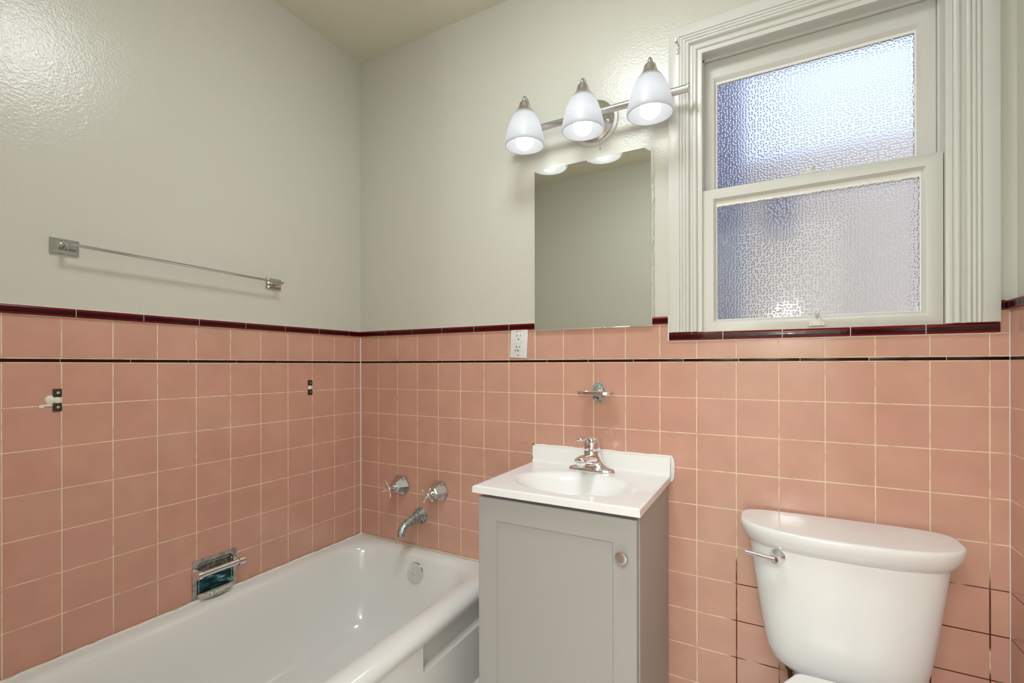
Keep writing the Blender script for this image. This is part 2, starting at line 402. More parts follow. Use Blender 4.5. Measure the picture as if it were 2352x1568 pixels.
# dark liner strips and maroon cap tiles
def run(name, joints, to3, z0, z1, prot, m, bev):
    bm = B()
    for a, b_ in zip(joints[:-1], joints[1:]):
        b2 = bmesh.new(); box(b2, a+.0007, b_-.0007, -prot, .004, z0, z1, bev, 4)
        for v in b2.verts: v.co = Vector(to3(v.co.x, v.co.y, v.co.z))
        join(bm, b2)
    return struct(name, bm, m)
def cap_run(name, joints, to3, z0, z1):
    h = z1-z0
    pr = [(.004, 0, 0), (-.0055, 0, 1), (-.0078, .08, 1), (-.0086, .2, 0), (-.0080, .45, 0), (-.0084, .72, 0), (-.0082, .86, 1), (-.0065, .95, 1), (-.003, 1.0, 1), (.004, 1.0, 0)]
    bm = B()
    for a, b_ in zip(joints[:-1], joints[1:]):
        V = [[bm.verts.new(to3(u, y, z0+h*t)) for y, t, _ in pr] for u in (a+.0009, b_-.0009)]
        n = len(pr)
        for i in range(n):
            f = bm.faces.new((V[0][i], V[0][(i+1) % n], V[1][(i+1) % n], V[1][i])); f.material_index = 1 if (pr[i][2] or pr[(i+1) % n][2]) else 0
        bm.faces.new(V[0]); bm.faces.new(V[1])
    o = struct(name, bm, [maroon, maroon_edge], sharp=50)
    g = B()
    for u in joints[1:-1]:
        P8 = [to3(x, y, z) for x in (u-.0012, u+.0012) for y in (-.0068, .003) for z in (z0+.001, z1-.001)]
        vs = [g.verts.new(p) for p in P8]
        for q in ((0, 1, 3, 2), (4, 6, 7, 5), (0, 4, 5, 1), (2, 3, 7, 6), (0, 2, 6, 4), (1, 5, 7, 3)): g.faces.new([vs[i] for i in q])
    if len(joints) > 2: struct('joint_grout', g, white_caulk, o, smooth=False)
    else: g.free()
back3 = lambda u, d, z: (u, d, z)
left3 = lambda u, d, z: (-d, -u, z)
right3 = lambda u, d, z: (XR+d, -u, z)
lj = [0]+[.103+.1536*i for i in range(11)]; lj = [c for c in lj if c < -ROOM_Y-.02]+[-ROOM_Y]
tj = [0]+[.074+.1535*i for i in range(11)]; tj = [c for c in tj if c < -ROOM_Y-.02]+[-ROOM_Y]
bj = [0]+[.1495+.15435*i for i in range(13)]; bj = [c for c in bj if c < XR-.02]+[XR]
run('trim_1', lj, left3, .0032, .0112, .0006, liner_mat, .0006)
run('trim_2', bj, back3, .0032, .0112, .0006, liner_mat, .0006)
run('trim_3', lj, right3, .0032, .0112, .0006, liner_mat, .0006)
cap_run('trim_4', tj, left3, .1215, .1435)
cap_run('trim_5', [0, .154, .306, .460, .615, .770, .925, 1.08, 1.235, 1.3405], back3, .1215, .1445)
cap_run('trim_6', [1.343, 1.497, 1.650, 1.807, 1.961, 2.0965], back3, .0685, .0925)
cap_run('trim_7', [2.098, XR-.009], back3, .1215, .1445)
cap_run('trim_8', [0]+tj[1:], right3, .1215, .1445)
# caulk lines: corner, over the caps, tub edge
bm = B()
box(bm, -.001, .0035, -.0035, .001, -.763, .1215, .001, 1)
box(bm, XR-.0012, XR+.001, -.0012, .001, -H, .1215)
for a in (.1445,): box(bm, -.003, .878, -.004, .003, a, a+.0018); box(bm, -.003, .004, ROOM_Y, 0, a-.001, a+.0010)
box(bm, 1.3395, 1.3425, -.006, .003, .068, .147); box(bm, 1.342, 2.097, -.003, .003, .0665, .0685)
struct('trim_9', bm, white_caulk, smooth=False)

# ---------------------------------------------------------------- window
win = bpy.data.objects.new('window_1', None); C.objects.link(win); win['kind'] = 'structure'
win.location = (1.72, 0, .0925+H); ORG['window_1'] = Vector((1.72, 0, .0925))
def bead(u0, u1, base, h, n=5):
    return [(u0+(u1-u0)*(1-math.cos(PI*i/n))/2, -(base+h*math.sin(PI*i/n))) for i in range(n+1)]
prof = [(0, .003), (0, -.017), (.002, -.0185), (.031, -.0185), (.032, -.0150)]
prof += bead(.0325, .041, .0150, .0042)+bead(.0415, .050, .0150, .0042)+bead(.0505, .060, .0150, .005)
prof += [(.062, -.008), (.067, -.008)]+bead(.068, .083, .008, .009)+[(.0835, -.010), (.093, -.012), (.0965, -.010), (.0965, .003)]
CX0, CX1, CZT = 1.3445, 2.0945, 1.031
wc = .0965
prof_n = [(u/wc, y) for u, y in prof]
struct('casing', sweep_frame(B(), CX0, CX1, .0935, CZT, prof_n, wc, wc, 0, wc, closed=False), trim_paint, win, sharp=50)
# jambs, head, sill of the opening
JX0, JX1, JZT = 1.4385, 1.9985, .938
bm = B(); box(bm, WX0, JX0, -.004, .20, WZ0, WZ1); box(bm, JX1, WX1, -.004, .20, WZ0, WZ1); box(bm, WX0, WX1, -.004, .20, JZT, WZ1); box(bm, WX0, WX1, -.002, .22, WZ0, .0935)
box(bm, JX0, JX0+.004, .036, .044, .09, JZT); box(bm, JX1-.004, JX1, .036, .044, .09, JZT); box(bm, JX0, JX1, .036, .044, JZT-.006, JZT)
struct('jamb', bm, trim_paint, win, smooth=False)
def sash(name, x0, x1, z0, z1, yf, wl, wr, wb, wt, gy):
    fr = [(0, yf+.034), (0, yf+.001), (.03, yf), (.80, yf), (.83, yf+.001), (.98, yf+.011), (1.0, yf+.012), (1.0, yf+.034)]
    s = struct(name, sweep_frame(B(), x0, x1, z0, z1, fr, wl, wr, wb, wt), trim_paint, win, sharp=40)
    bm = box(B(), x0+wl-.003, x1-wr+.003, gy, gy+.004, z0+wb-.003, z1-wt+.003)
    for f in bm.faces: f.material_index = 0 if f.calc_center_median().y < gy+.0001 else 1
    struct('window_pane', bm, [glass, glass_plain], s, smooth=False)
    # putty line around the glass
    struct('glazing_putty', sweep_frame(B(), x0+wl-.001, x1-wr+.001, z0+wb-.001, z1-wt+.001, [(0, gy+.001), (0, gy-.002), (1, gy-.0006), (1, gy+.001)], .003, .004, .003, .007), white_caulk, s)
    return s
low_s = sash('lower_sash', 1.4405, 1.9965, .0935, .5205, .001, .0375, .0400, .0345, .0355, .0150)
up_s = sash('upper_sash', 1.4425, 1.9945, .487, .9330, .0455, .0325, .0385, .036, .064, .058)
# old putty smear and dirt line at the top of the lower pane
random.seed(21); bm = B(); zt = .5205-.0355
for z0, z1, mi, x0_, x1_ in ((zt-.0145, zt-.004, 0, 1.4795, 1.9550), (zt-.0045, zt-.0008, 1, 1.4785, 1.9560)):
    up, dn = [], []
    for i in range(81):
        x = x0_+(x1_-x0_)*i/80
        dn.append(bm.verts.new((x, .0142, z0+random.uniform(-.0012, .0012)*(1 if mi == 0 else .5)))); up.append(bm.verts.new((x, .0142, z1+random.uniform(-.0008, .0008))))
    for i in range(80): bm.faces.new((dn[i], dn[i+1], up[i+1], up[i])).material_index = mi
struct('putty_smear', bm, [white_caulk, dark_metal], low_s, smooth=False)
# sash lock on the meeting rail and lift on the bottom rail
bm = B(); box(bm, 1.694, 1.730, .006, .030, .5205, .5255, .0015)
prism(bm, [(1.697, .5205), (1.7250, .5205), (1.7262, .5440), (1.7220, .5445), (1.7165, .5350), (1.7060, .5310), (1.6975, .5275)], 'y', .012, .002, .0012)
tube(bm, curve([(1.708, .018, .5255), (1.713, .014, .530), (1.722, .004, .531), (1.727, -.002, .540)]), [.006]*9+[.005]*8+[.0035]*8, 10, flat=.6)
struct('sash_lock', bm, trim_paint, low_s)
bm = B(); prism(bm, [(1.713, .099), (1.751, .099), (1.751, .110), (1.741, .117), (1.738, .132), (1.726, .132), (1.723, .117), (1.713, .110)], 'y', .001, -.006, .0015)
tube(bm, curve([(1.732, -.004, .122), (1.732, -.014, .127), (1.732, -.019, .134)]), .0045, 10)
sphere(bm, (1.721, -.006, .105), .002); sphere(bm, (1.743, -.006, .105), .002)
struct('sash_lift', bm, trim_paint, low_s)

# outside: a neighbouring wall across the light well
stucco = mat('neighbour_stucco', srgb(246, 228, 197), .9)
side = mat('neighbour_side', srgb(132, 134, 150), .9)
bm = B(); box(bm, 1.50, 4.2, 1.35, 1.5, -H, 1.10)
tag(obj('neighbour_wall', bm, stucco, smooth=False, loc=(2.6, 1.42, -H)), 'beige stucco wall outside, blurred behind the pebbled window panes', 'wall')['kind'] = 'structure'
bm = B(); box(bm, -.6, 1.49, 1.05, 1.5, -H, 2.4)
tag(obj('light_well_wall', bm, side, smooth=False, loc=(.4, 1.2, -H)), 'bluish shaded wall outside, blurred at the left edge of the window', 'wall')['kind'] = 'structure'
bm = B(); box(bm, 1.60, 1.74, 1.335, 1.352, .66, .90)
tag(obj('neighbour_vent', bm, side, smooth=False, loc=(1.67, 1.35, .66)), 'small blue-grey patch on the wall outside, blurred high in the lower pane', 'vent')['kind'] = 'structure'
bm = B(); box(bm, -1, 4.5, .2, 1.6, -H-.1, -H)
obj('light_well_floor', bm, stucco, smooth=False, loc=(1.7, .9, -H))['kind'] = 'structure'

# ---------------------------------------------------------------- bathtub
def rrect(x0, x1, y0, y1, r, z, nc=10, ne=8):
    pts = []
    cs = [(x1-r, y1-r, 0), (x0+r, y1-r, 90), (x0+r, y0+r, 180), (x1-r, y0+r, 270)]
    for i, (cx, cy, a0) in enumerate(cs):
        for k in range(nc+1):
            a = math.radians(a0+90*k/nc); pts.append(Vector((cx+r*math.cos(a), cy+r*math.sin(a), z)))
        nx = cs[(i+1) % 4]; a = math.radians(nx[2]); q = Vector((nx[0]+r*math.cos(a), nx[1]+r*math.sin(a), z)); p = pts[-1].copy()
        for k in range(1, ne): pts.append(p.lerp(q, k/ne))
    return pts
tub = thing('bathtub', 'long white enamelled bathtub built in along the pink tiled left wall', 'bathtub', (.37, ROOM_Y/2, -H))
T0 = ROOM_Y+.001
rings = [rrect(.005, .716, T0, -.002, .004, -H+.0005), rrect(.005, .716, T0, -.002, .004, -.835), rrect(.005, .728, T0, -.002, .004, -.827),
         rrect(.005, .742, T0, -.002, .004, -.815), rrect(.005, .7475, T0, -.002, .004, -.800), rrect(.005, .745, T0, -.002, .004, -.786), rrect(.005, .737, T0, -.002, .004, -.776),
         rrect(.005, .724, T0, -.002, .004, -.770), rrect(.005, .708, T0, -.002, .004, -.767), rrect(.008, .700, T0+.03, -.008, .03, -.766),
         rrect(.026, .684, T0+.06, -.022, .10, -.767), rrect(.040, .672, T0+.08, -.034, .135, -.7705), rrect(.050, .663, T0+.095, -.044, .145, -.778),
         rrect(.057, .657, T0+.105, -.050, .145, -.790), rrect(.064, .650, T0+.13, -.058, .142, -.815), rrect(.074, .640, T0+.17, -.070, .138, -.865),
         rrect(.086, .630, T0+.23, -.084, .132, -.940), rrect(.100, .618, T0+.30, -.100, .125, -1.010), rrect(.120, .600, T0+.36, -.122, .115, -1.055),
         rrect(.150, .572, T0+.41, -.155, .095, -1.083), rrect(.200, .520, T0+.47, -.210, .06, -1.095), rrect(.300, .420, T0+.6, -.30, .04, -1.099)]
obj('tub_body', loft(B(), rings), enamel, tub, sharp=60)
bm = B()
prism(bm, [(T0, -1.085), (-.002, -1.085), (-.002, -.897), (-.447, -.897), (-.456, -.890), (-.458, -.806), (T0, -.806)], 'x', .716, .7375, .007, .012)
prism(bm, [(T0, -H+.001), (-.002, -H+.001), (-.002, -1.083), (T0, -1.083)], 'x', .716, .7475, .008, .010)
obj('apron', bm, enamel, tub, sharp=50)
ov = thing('overflow_plate', '', '', (0, 0, 0)) if False else None
nrm = Vector((.0, -.97, .18)).normalized(); oc = Vector((.372, -.0655, -.838))
ovp = obj('overflow_plate', lathe(B(), oc-nrm*.002, nrm, [(.038, 0), (.040, .001), (.040, .006), (.038, .009), (.020, .0105), (.0001, .011)], 40), chrome, tub, sharp=40)
obj('screw', lathe(B(), oc+nrm*.0085-Vector((.004, 0, .004)), nrm, [(.0055, 0), (.0055, .002), (.004, .0035), (.0001, .004)], 16), worn, ovp)
# caulk bead between tub and wall
bm = B()
random.seed(3)
pts = [(.0062+random.uniform(-.0005, .0015), -y, -.7645+random.uniform(-.001, .001)) for y in [i*.02 for i in range(0, 86)]]
tube(bm, pts, [.0042+random.uniform(-.001, .0015) for _ in pts], 8, flat=1.3)
obj('caulk', bm, white_caulk, tub)['label'] = 'white caulk line along the tiled wall'
bm = B(); pts = [(x, -.003, -.7635+random.uniform(-.0008, .0008)) for x in [i*.02 for i in range(1, 38)]]
tube(bm, pts, [.0032+random.uniform(-.0008, .0008) for _ in pts], 8, flat=1.2)
obj('caulk', bm, old_caulk, tub)['label'] = 'yellowed caulk line under the spout wall'

# bath valves and spout
def valve(x, z, tilt, label):
    t = thing('valve_handle', label, 'tap', (x, 0, z), 'bath taps above the spout')
    bm = B()
    lathe(bm, (x, .001, z), (0, -1, 0), [(.044, 0), (.0475, .004), (.0465, .010), (.0235, .047), (.019, .050), (.013, .051)], 6, phase=0)
    obj('escutcheon', bm, worn, t, sharp=20)
    obj('stem', lathe(B(), (x, -.045, z), (0, -1, 0), [(.009, 0), (.010, .008), (.007, .012), (.0085, .018), (.0085, .030)], 20), chrome, t)
    bm = B(); hy = -.078
    lathe(bm, (x, hy+.006, z), (0, -1, 0), [(.0095, 0), (.011, .004), (.011, .009), (.008, .013), (.005, .014)], 20)
    for k in range(4):
        a = tilt+k*PI/2; d = Vector((math.cos(a), 0, math.sin(a)))
        o = Vector((x, hy, z))
        tube(bm, [o+d*.006, o+d*.02+Vector((0, -.001, 0)), o+d*.032+Vector((0, -.003, 0)), o+d*.036+Vector((0, -.003, 0))], [.0055, .0040, .0055, .0030], 10)
    obj('cross_handle', bm, chrome, t)
    return t
valve(.242, -.515, math.radians(20), 'left chrome cross-handle bath tap nearest the corner, on a six-sided flange')
valve(.443, -.515, math.radians(58), 'right chrome cross-handle bath tap nearer the vanity, on a six-sided flange')
sp = thing('tub_spout', 'tarnished curved metal bath spout below the two cross-handle taps', 'spout', (.345, 0, -.632))
obj('flange', lathe(B(), (.345, .001, -.632), (0, -1, 0), [(.034, 0), (.0350, .002), (.0335, .006), (.028, .016), (.0235, .028), (.0205, .040)], 32), tarn, sp)
pts = curve([(.345, -.012, -.630), (.345, -.045, -.633), (.345, -.085, -.642), (.345, -.108, -.652), (.345, -.118, -.667), (.345, -.120, -.682)], 6)
rr = [.0215-.006*min(1, i/18) for i in range(len(pts))]; rr = [r if i < 24 else .0150 for i, r in enumerate(rr)]
obj('spout', tube(B(), pts, rr, 10), tarn, sp, sharp=30)

# recessed soap dish with grab bar
sd = thing('soap_dish', 'recessed corroded chrome soap dish with grab bar, low on the left wall above the tub', 'soap dish', (0, -.638, -.70))
Y0, Y1, Z0, Z1 = -.7085, -.568, -.7675, -.633
def fr3(bm, y0, y1, z0, z1, x0, x1, w):
    # frame plate in the yz plane
    for (a, b_, c, d) in ((y0, y1, z1-w, z1), (y0, y1, z0, z0+w*.8), (y0, y0+w, z0+w*.8, z1-w), (y1-w, y1, z0+w*.8, z1-w)):
        box(bm, x0, x1, a, b_, c, d)
obj('frame', (lambda bm: (fr3(bm, Y0, Y1, Z0, Z1, -.001, .006, .019), bm)[1])(B()), worn, sd, smooth=False)
bm = B()
# shallow basin of the dish inside the frame
def yz(y0, y1, z0, z1, r, x):
    return [Vector((x, p.x, p.y)) for p in rrect(y0, y1, z0, z1, r, 0, 6, 3)]
loft(bm, [yz(Y0+.012, Y1-.012, Z0+.012, Z1-.012, .014, .0062), yz(Y0+.0165, Y1-.0165, Z0+.017, Z1-.017, .013, .0060), yz(Y0+.0185, Y1-.0185, Z0+.019, Z1-.019, .012, .0030), yz(Y0+.024, Y1-.024, Z0+.025, Z1-.024, .010, .0008)], False, True)
obj('dish_liner', bm, verd, sd, sharp=40)
bm = B()
def tray(y):  # front lip profile
    return None
lip = []
for i in range(25):
    y = Y0+.014+(Y1-Y0-.028)*i/24; s = math.sin(PI*i/24)**.5 if 0 < i < 24 else 0
    lip.append([Vector((.004+.001, y, -.757)), Vector((.008+.020*s, y, -.756-.003*s)), Vector((.009+.024*s, y, -.748)), Vector((.008+.020*s, y, -.741)), Vector((.005, y, -.744))])
loft(bm, lip)
obj('dish_lip', bm, scale_mat, sd)
bar = B()
for y in (-.703, -.5735):
    lathe(bar, (.005, y+(.004 if y < -.65 else -.004), -.672), (1, 0, 0), [(.0125, 0), (.0130, .006), (.0115, .012), (.0110, .030)], 16)
tube(bar, [(.034, -.7095, -.672), (.034, -.698, -.672), (.034, -.697, -.672), (.034, -.580, -.672), (.034, -.579, -.672), (.034, -.5595, -.672)], [.0130, .0132, .0095, .0095, .0132, .0130], 24)
obj('grab_bar', bar, chrome, sd, sharp=40)

# towel bar
tb = thing('towel_bar', 'thin chrome towel bar on two rectangular plates high on the left wall', 'towel bar', (0, -.72, .30))
def plate(yc, zc, parent):
    bm = B()
    def rg(hw, hh, x): return [Vector((x, yc-hw, zc-hh)), Vector((x, yc+hw, zc-hh)), Vector((x, yc+hw, zc+hh)), Vector((x, yc-hw, zc+hh))]
    loft(bm, [rg(.0295, .0205, -.003), rg(.0295, .0205, .0005), rg(.027, .018, .006), rg(.019, .0125, .0115), rg(.018, .0115, .012)])
    p = obj('mounting_plate', bm, old_chrome, parent, sharp=20)
    for s in (-1, 1): obj('screw', lathe(B(), (.011, yc+s*.012, zc+.007), (1, 0, 0), [(.0042, 0), (.0042, .0015), (.003, .0025), (.0012, .0018)], 14), worn, p)
    bm = B(); tube(bm, curve([(.010, yc-.002, zc-.002), (.022, yc, zc-.003), (.036, yc+.001, zc), (.048, yc+.002, zc+.001)], 4), [.0085]+[.0065]*4+[.0055]*4+[.005]*4, 12)
    obj('post', bm, old_chrome, parent)
plate(-1.0155, .305, tb); plate(-.4245, .296, tb)
obj('bar', tube(B(), [(.050, -1.020, .3045), (.050, -.420, .2965)], .0042, 8), old_chrome, tb, sharp=30)

# remains of an old grab rail: two small metal lugs with plaster between
def lugs(yc, s, label, ragged):
    t = thing('broken_bracket', label, 'bracket', (0, yc, -.096), None)
    for z in (-.0765, -.1135):
        zz = z
        bm = B(); box(bm, -.0005, .004, yc-.0085*s, yc+.0085*s, zz-.0105, zz+.0105, .0008); o = obj('metal_lug', bm, dark_metal, t)
        obj('screw', lathe(B(), (.0035, yc+.001, zz), (1, 0, 0), [(.0035, 0), (.0035, .001), (.002, .0015)], 10), worn, o)
    bm = B(); sphere(bm, (.0005, yc, -.0955), 1, 12, 8, .004, .0085*s, .010)
    if ragged:
        sphere(bm, (.0005, yc-.014, -.094), 1, 12, 8, .0045, .011, .012); sphere(bm, (.0005, yc-.020, -.108), 1, 12, 8, .003, .016, .003); sphere(bm, (.0005, yc-.030, -.111), 1, 10, 8, .003, .006, .004)
    obj('plaster_patch', bm, plaster, t)
lugs(-1.031, 1.0, 'dark metal lug pair with ragged white plaster, on the left tile below the towel bar', True)
lugs(-.2675, 1.1, 'small dark metal lug pair with neat plaster between, left wall tile nearest the corner', False)

# ---------------------------------------------------------------- medicine cabinet mirror
mc = thing('mirror', 'frameless rectangular mirror on the wall under the three-lamp light', 'mirror', (1.085, 0, .40))
obj('cabinet_edge', box(B(), .8765, 1.2915, -.009, .004, .1165, .688), white_plastic, mc, smooth=False)
g = obj('mirror_glass', box(B(), .8785, 1.2905, -.013, -.009, .1175, .6875, .0012, 1), mirror_mat, mc, sharp=20)
bm = B(); random.seed(5)
pts = [(1.2935+random.uniform(-.001, .001), -.004, .13+.012*i) for i in range(47)]
tube(bm, pts, [.0022+random.uniform(-.0012, .0014) for _ in pts], 6); obj('paint_bead', bm, trim_paint, mc)

# ---------------------------------------------------------------- outlet
ol = thing('wall_outlet', 'white ground-fault wall outlet set slightly crooked in the pink tile beside the mirror', 'outlet', (.8105, 0, .076))
RM = Matrix.Translation((.8105, 0, .076)) @ Matrix.Rotation(math.radians(3.0), 4, 'Y')
def orot(b2): bmesh.ops.transform(b2, matrix=RM, verts=b2.verts[:]); return b2
obj('cover_plate', orot(box(B(), -.035, .035, -.0065, .0, -.057, .057, .0025, 3)), white_plastic, ol)
rc_ = obj('receptacle', orot(box(B(), -.0165, .0165, -.0085, -.004, -.0335, .0335, .0008, 2)), white_plastic, ol)
for zc in (.021, -.0205):
    bm = B()
    for dx, hh in ((-.0065, .0045), (.0065, .0035)): box(bm, dx-.0011, dx+.0011, -.0088, -.0075, zc+.001-hh+.003, zc+.001+hh+.003)
    lathe(bm, (0, -.0075, zc-.009), (0, -1, 0), [(.0026, 0), (.0026, .0014)], 12)
    obj('socket_holes', orot(bm), black, rc_, smooth=False)
bm = B(); box(bm, -.0148, -.0045, -.0098, -.008, -.0035, .0045, .0004, 1); box(bm, -.0035, .0085, -.0098, -.008, -.0035, .0045, .0004, 1)
obj('test_button', orot(bm), white_plastic, rc_)
bm = B(); box(bm, .0118, .0135, -.0087, -.0082, -.003, -.001); box(bm, .0118, .0135, -.0087, -.0082, .002, .0045); obj('indicator', orot(bm), black, rc_, smooth=False)
obj('blue_mark', orot(box(B(), -.0135, -.008, -.0087, -.008, -.0305, -.0275)), blue, rc_, smooth=False)
for z in (.047, -.047): obj('screw', orot(lathe(B(), (0, -.0060, z), (0, -1, 0), [(.003, 0), (.003, .0012), (.0018, .0016)], 12)), nickel, ol)
bm = B(); box(bm, -.012, -.005, -.0068, -.0060, .0395, .0415); box(bm, .0, .010, -.0067, -.0060, .0402, .0412); obj('printed_marking', orot(bm), dark_metal, ol, smooth=False)

# ---------------------------------------------------------------- chrome holder above the basin
ho = thing('toothbrush_holder', 'small chrome oval-plate toothbrush holder on the tile between mirror and basin', 'holder', (1.111, 0, -.099))
obj('backplate', lathe(B(), (1.111, .001, -.099), (0, -1, 0), [(1, 0), (1.02, .002), (.92, .005), (.8, .0045), (.4, .008), (.0001, .009)], 36, sx=.0215, sy=.0355), tarn, ho)
bm = B(); n = 48
def oval(a, b_, z): return [Vector((1.117+a*math.copysign(abs(math.cos(t))**.7, math.cos(t)), -.045+b_*math.copysign(abs(math.sin(t))**.8, math.sin(t)), z)) for t in [2*PI*i/n for i in range(n)]]
loft(bm, [oval(.062, .028, -.1045), oval(.063, .029, -.1035), oval(.063, .029, -.0945), oval(.0615, .0275, -.0935), oval(.057, .023, -.0935), oval(.056, .022, -.0965), oval(.056, .022, -.1045)], False, False, close=True)
loft(bm, [oval(.0565, .0225, -.103), oval(.0565, .0225, -.1015)])
box(bm, 1.106, 1.118, -.022, -.002, -.104, -.095, .001)
obj('tray', bm, chrome, ho, sharp=40)
obj('screw', lathe(B(), (1.111, -.004, -.118), (0, -1, 0), [(.004, 0), (.004, .003), (.002, .004)], 6), dark_metal, ho)

# ---------------------------------------------------------------- vanity
cab = thing('vanity_cabinet', 'narrow grey painted vanity cabinet with one shaker door under the white basin top', 'cabinet', (1.112, -.19, -H))
bm = B(); ZT = -.3712
box(bm, .8855, .9005, -.373, -.002, -H, ZT, .0008, 1); box(bm, 1.3245, 1.3395, -.373, -.002, -H, ZT, .0008, 1)
box(bm, .9005, 1.3245, -.012, -.004, -H, ZT); box(bm, .9005, 1.3245, -.372, -.012, -1.09, -1.075)
box(bm, .9005, 1.3245, -.372, -.355, -.40, ZT); box(bm, .9005, 1.3245, -.31, -.30, -H, -1.09)
obj('body', bm, grey_paint, cab, sharp=30)
DX0, DX1, DZ0, DZ1 = .8835, 1.3365, -1.09, -.3835
fr = [(0, -.3745), (0, -.3915), (.03, -.3930), (.95, -.3930), (1.0, -.3875), (1.0, -.3745)]
door = obj('door', sweep_frame(B(), DX0, DX1, DZ0, DZ1, fr, .061, .061, .063, .065), grey_paint, cab, sharp=25)
obj('door_panel', box(B(), DX0+.055, DX1-.055, -.3875, -.378, DZ0+.055, DZ1-.055), grey_paint, door, smooth=False)
kx, kz = 1.3035, -.4735
obj('knob', lathe(B(), (kx, -.3925, kz), (0, -1, 0), [(.006, 0), (.0065, .003), (.0055, .010), (.0085, .014), (.0150, .018), (.0155, .021), (.0145, .0235), (.010, .0245), (.0001, .0235)], 32), nickel, door)

vt = thing('sink', 'white moulded sink top with shallow oval basin and low backsplash on the grey cabinet', 'sink', (1.109, -.20, -.3705))
VX0, VX1, VY0, VY1, VZ = .8705, 1.3475, -.4055, -.001, -.351
nx_, ny_ = 84, 72; bm = B(); grid = []
for j in range(ny_+1):
    row = []
    for i in range(nx_+1):
        x = VX0+(VX1-VX0)*i/nx_; y = VY0+(VY1-.017-VY0)*j/ny_
        r = math.sqrt(((x-1.112)/.188)**2+((y+.232)/.135)**2)
        z = VZ
        if r < 1:
            q = 1-r; z -= .088*(1-(1-min(1, q*1.15))**2.0)*min(1, q*2.6)
            z += 0
        elif r < 1.12: z -= .0
        # soften rim
        e = min(x-VX0, VX1-x, y-VY0); z -= .0025*max(0, 1-e/.004)**2
        row.append(bm.verts.new((x, y, z)))
    grid.append(row)
for j in range(ny_):
    for i in range(nx_): bm.faces.new((grid[j][i], grid[j][i+1], grid[j+1][i+1], grid[j+1][i]))
zb = -.3712
per = [grid[0][i] for i in range(nx_+1)]+[grid[j][nx_] for j in range(1, ny_+1)]+[grid[ny_][i] for i in range(nx_-1, -1, -1)]+[grid[j][0] for j in range(ny_-1, 0, -1)]
low_ = [bm.verts.new((v.co.x+(-.0008 if v.co.x < VX0+.001 else (.0008 if v.co.x > VX1-.001 else 0)), v.co.y, zb)) for v in per]
for i in range(len(per)):
    j = (i+1) % len(per); bm.faces.new((per[j], per[i], low_[i], low_[j]))
obj('basin_top', bm, marble, vt, sharp=40)
bm = B()
sp_ = [(-.0175, -.3712), (-.0205, -.3505), (-.0178, -.346), (-.0165, -.340), (-.0160, -.300), (-.0140, -.2965), (-.0110, -.2955), (-.001, -.2955), (-.001, -.3712)]
loft(bm, [[Vector((x, y, z)) for y, z in sp_] for x in (VX0+.0015, VX1-.0005)])
obj('backsplash', bm, marble, vt, sharp=35)
random.seed(11); bm = B()
pts = [(VX0+.004+.0158*i, -.003, -.2945+random.uniform(-.001, .001)) for i in range(31)]+[(VX1+.003, -.003, -.300), (VX1+.0055, -.003, -.315), (VX1+.005, -.003, -.335), (VX1+.005, -.003, -.358), (VX1+.001, -.003, -.372)]
tube(bm, pts, [.0035+random.uniform(0, .0015) for _ in range(31)]+[.006, .007, .007, .006, .003], 8)
obj('caulk', bm, white_caulk, vt)
bm = B()
for i in range(16):
    a = random.uniform(-1.2, 1.2); x = VX0-.001-abs(random.gauss(0, .006)); z = -.318+random.gauss(0, .012)
    sphere(bm, (x, .0, z), 1, 8, 6, random.uniform(.001, .0035), .0022, random.uniform(.002, .008))
obj('old_adhesive', bm, old_caulk, vt)
bm = B(); prism(bm, [(.861, -.346), (.8695, -.352), (.8695, -.329), (.866, -.334)], 'y', .0002, -.0009); obj('rust_mark', bm, rust, vt, smooth=False)
bm = B(); prism(bm, [(.812, -.2905), (.848, -.2920), (.848, -.2914), (.812, -.2901)], 'y', .0002, -.0008); obj('rust_mark', bm, rust, vt, smooth=False)
bm = B(); prism(bm, [(.860, -.296), (.872, -.2925), (.905, -.2930), (.905, -.2895), (.872, -.2895), (.862, -.293)], 'y', .0002, -.0008)
obj('rust_mark', bm, rust, vt, smooth=False)
obj('drain', lathe(B(), (1.112, -.232, -.4645), (0, 0, 1), [(.021, 0), (.022, .002), (.017, .003), (.015, .001), (.0001, .001)], 28), chrome, vt)

# faucet
fa = thing('faucet', 'chrome single-lever centerset faucet standing at the back of the white basin', 'faucet', (1.115, -.085, VZ))
fx, fy = 1.1145, -.076
def el(a, b_, z, p=.8, n=40): return [Vector((fx+a*math.copysign(abs(math.cos(t))**p, math.cos(t)), fy+b_*math.copysign(abs(math.sin(t))**p, math.sin(t)), z)) for t in [2*PI*i/n for i in range(n)]]
obj('base', loft(B(), [el(.0775, .0265, VZ), el(.0785, .0270, VZ+.003), el(.0770, .0262, VZ+.010), el(.0740, .0245, VZ+.0135), el(.058, .0235, VZ+.018), el(.042, .0230, VZ+.026), el(.033, .0245, VZ+.036), el(.0285, .0255, VZ+.046, .95), el(.0265, .0262, VZ+.056, 1), el(.0262, .0262, VZ+.064, 1)]), chrome, fa, sharp=50)
pts = curve([(fx, fy, VZ+.036), (fx, fy-.035, VZ+.043), (fx, fy-.075, VZ+.050), (fx, fy-.104, VZ+.051), (fx, fy-.114, VZ+.049)], 5)
rr = [.025]*5+[.024, .0235, .023, .0225, .022, .0215, .021, .0205, .020, .0198, .0195, .019, .018, .0165, .013, .007]
obj('spout', tube(B(), pts, rr[:len(pts)], 20, flat=.72), chrome, fa, sharp=60)
obj('aerator', lathe(B(), (fx, fy-.096, VZ+.042), (0, 0, -1), [(.0105, 0), (.0105, .009), (.008, .010), (.0075, .006)], 20), chrome, fa)
hd = B()
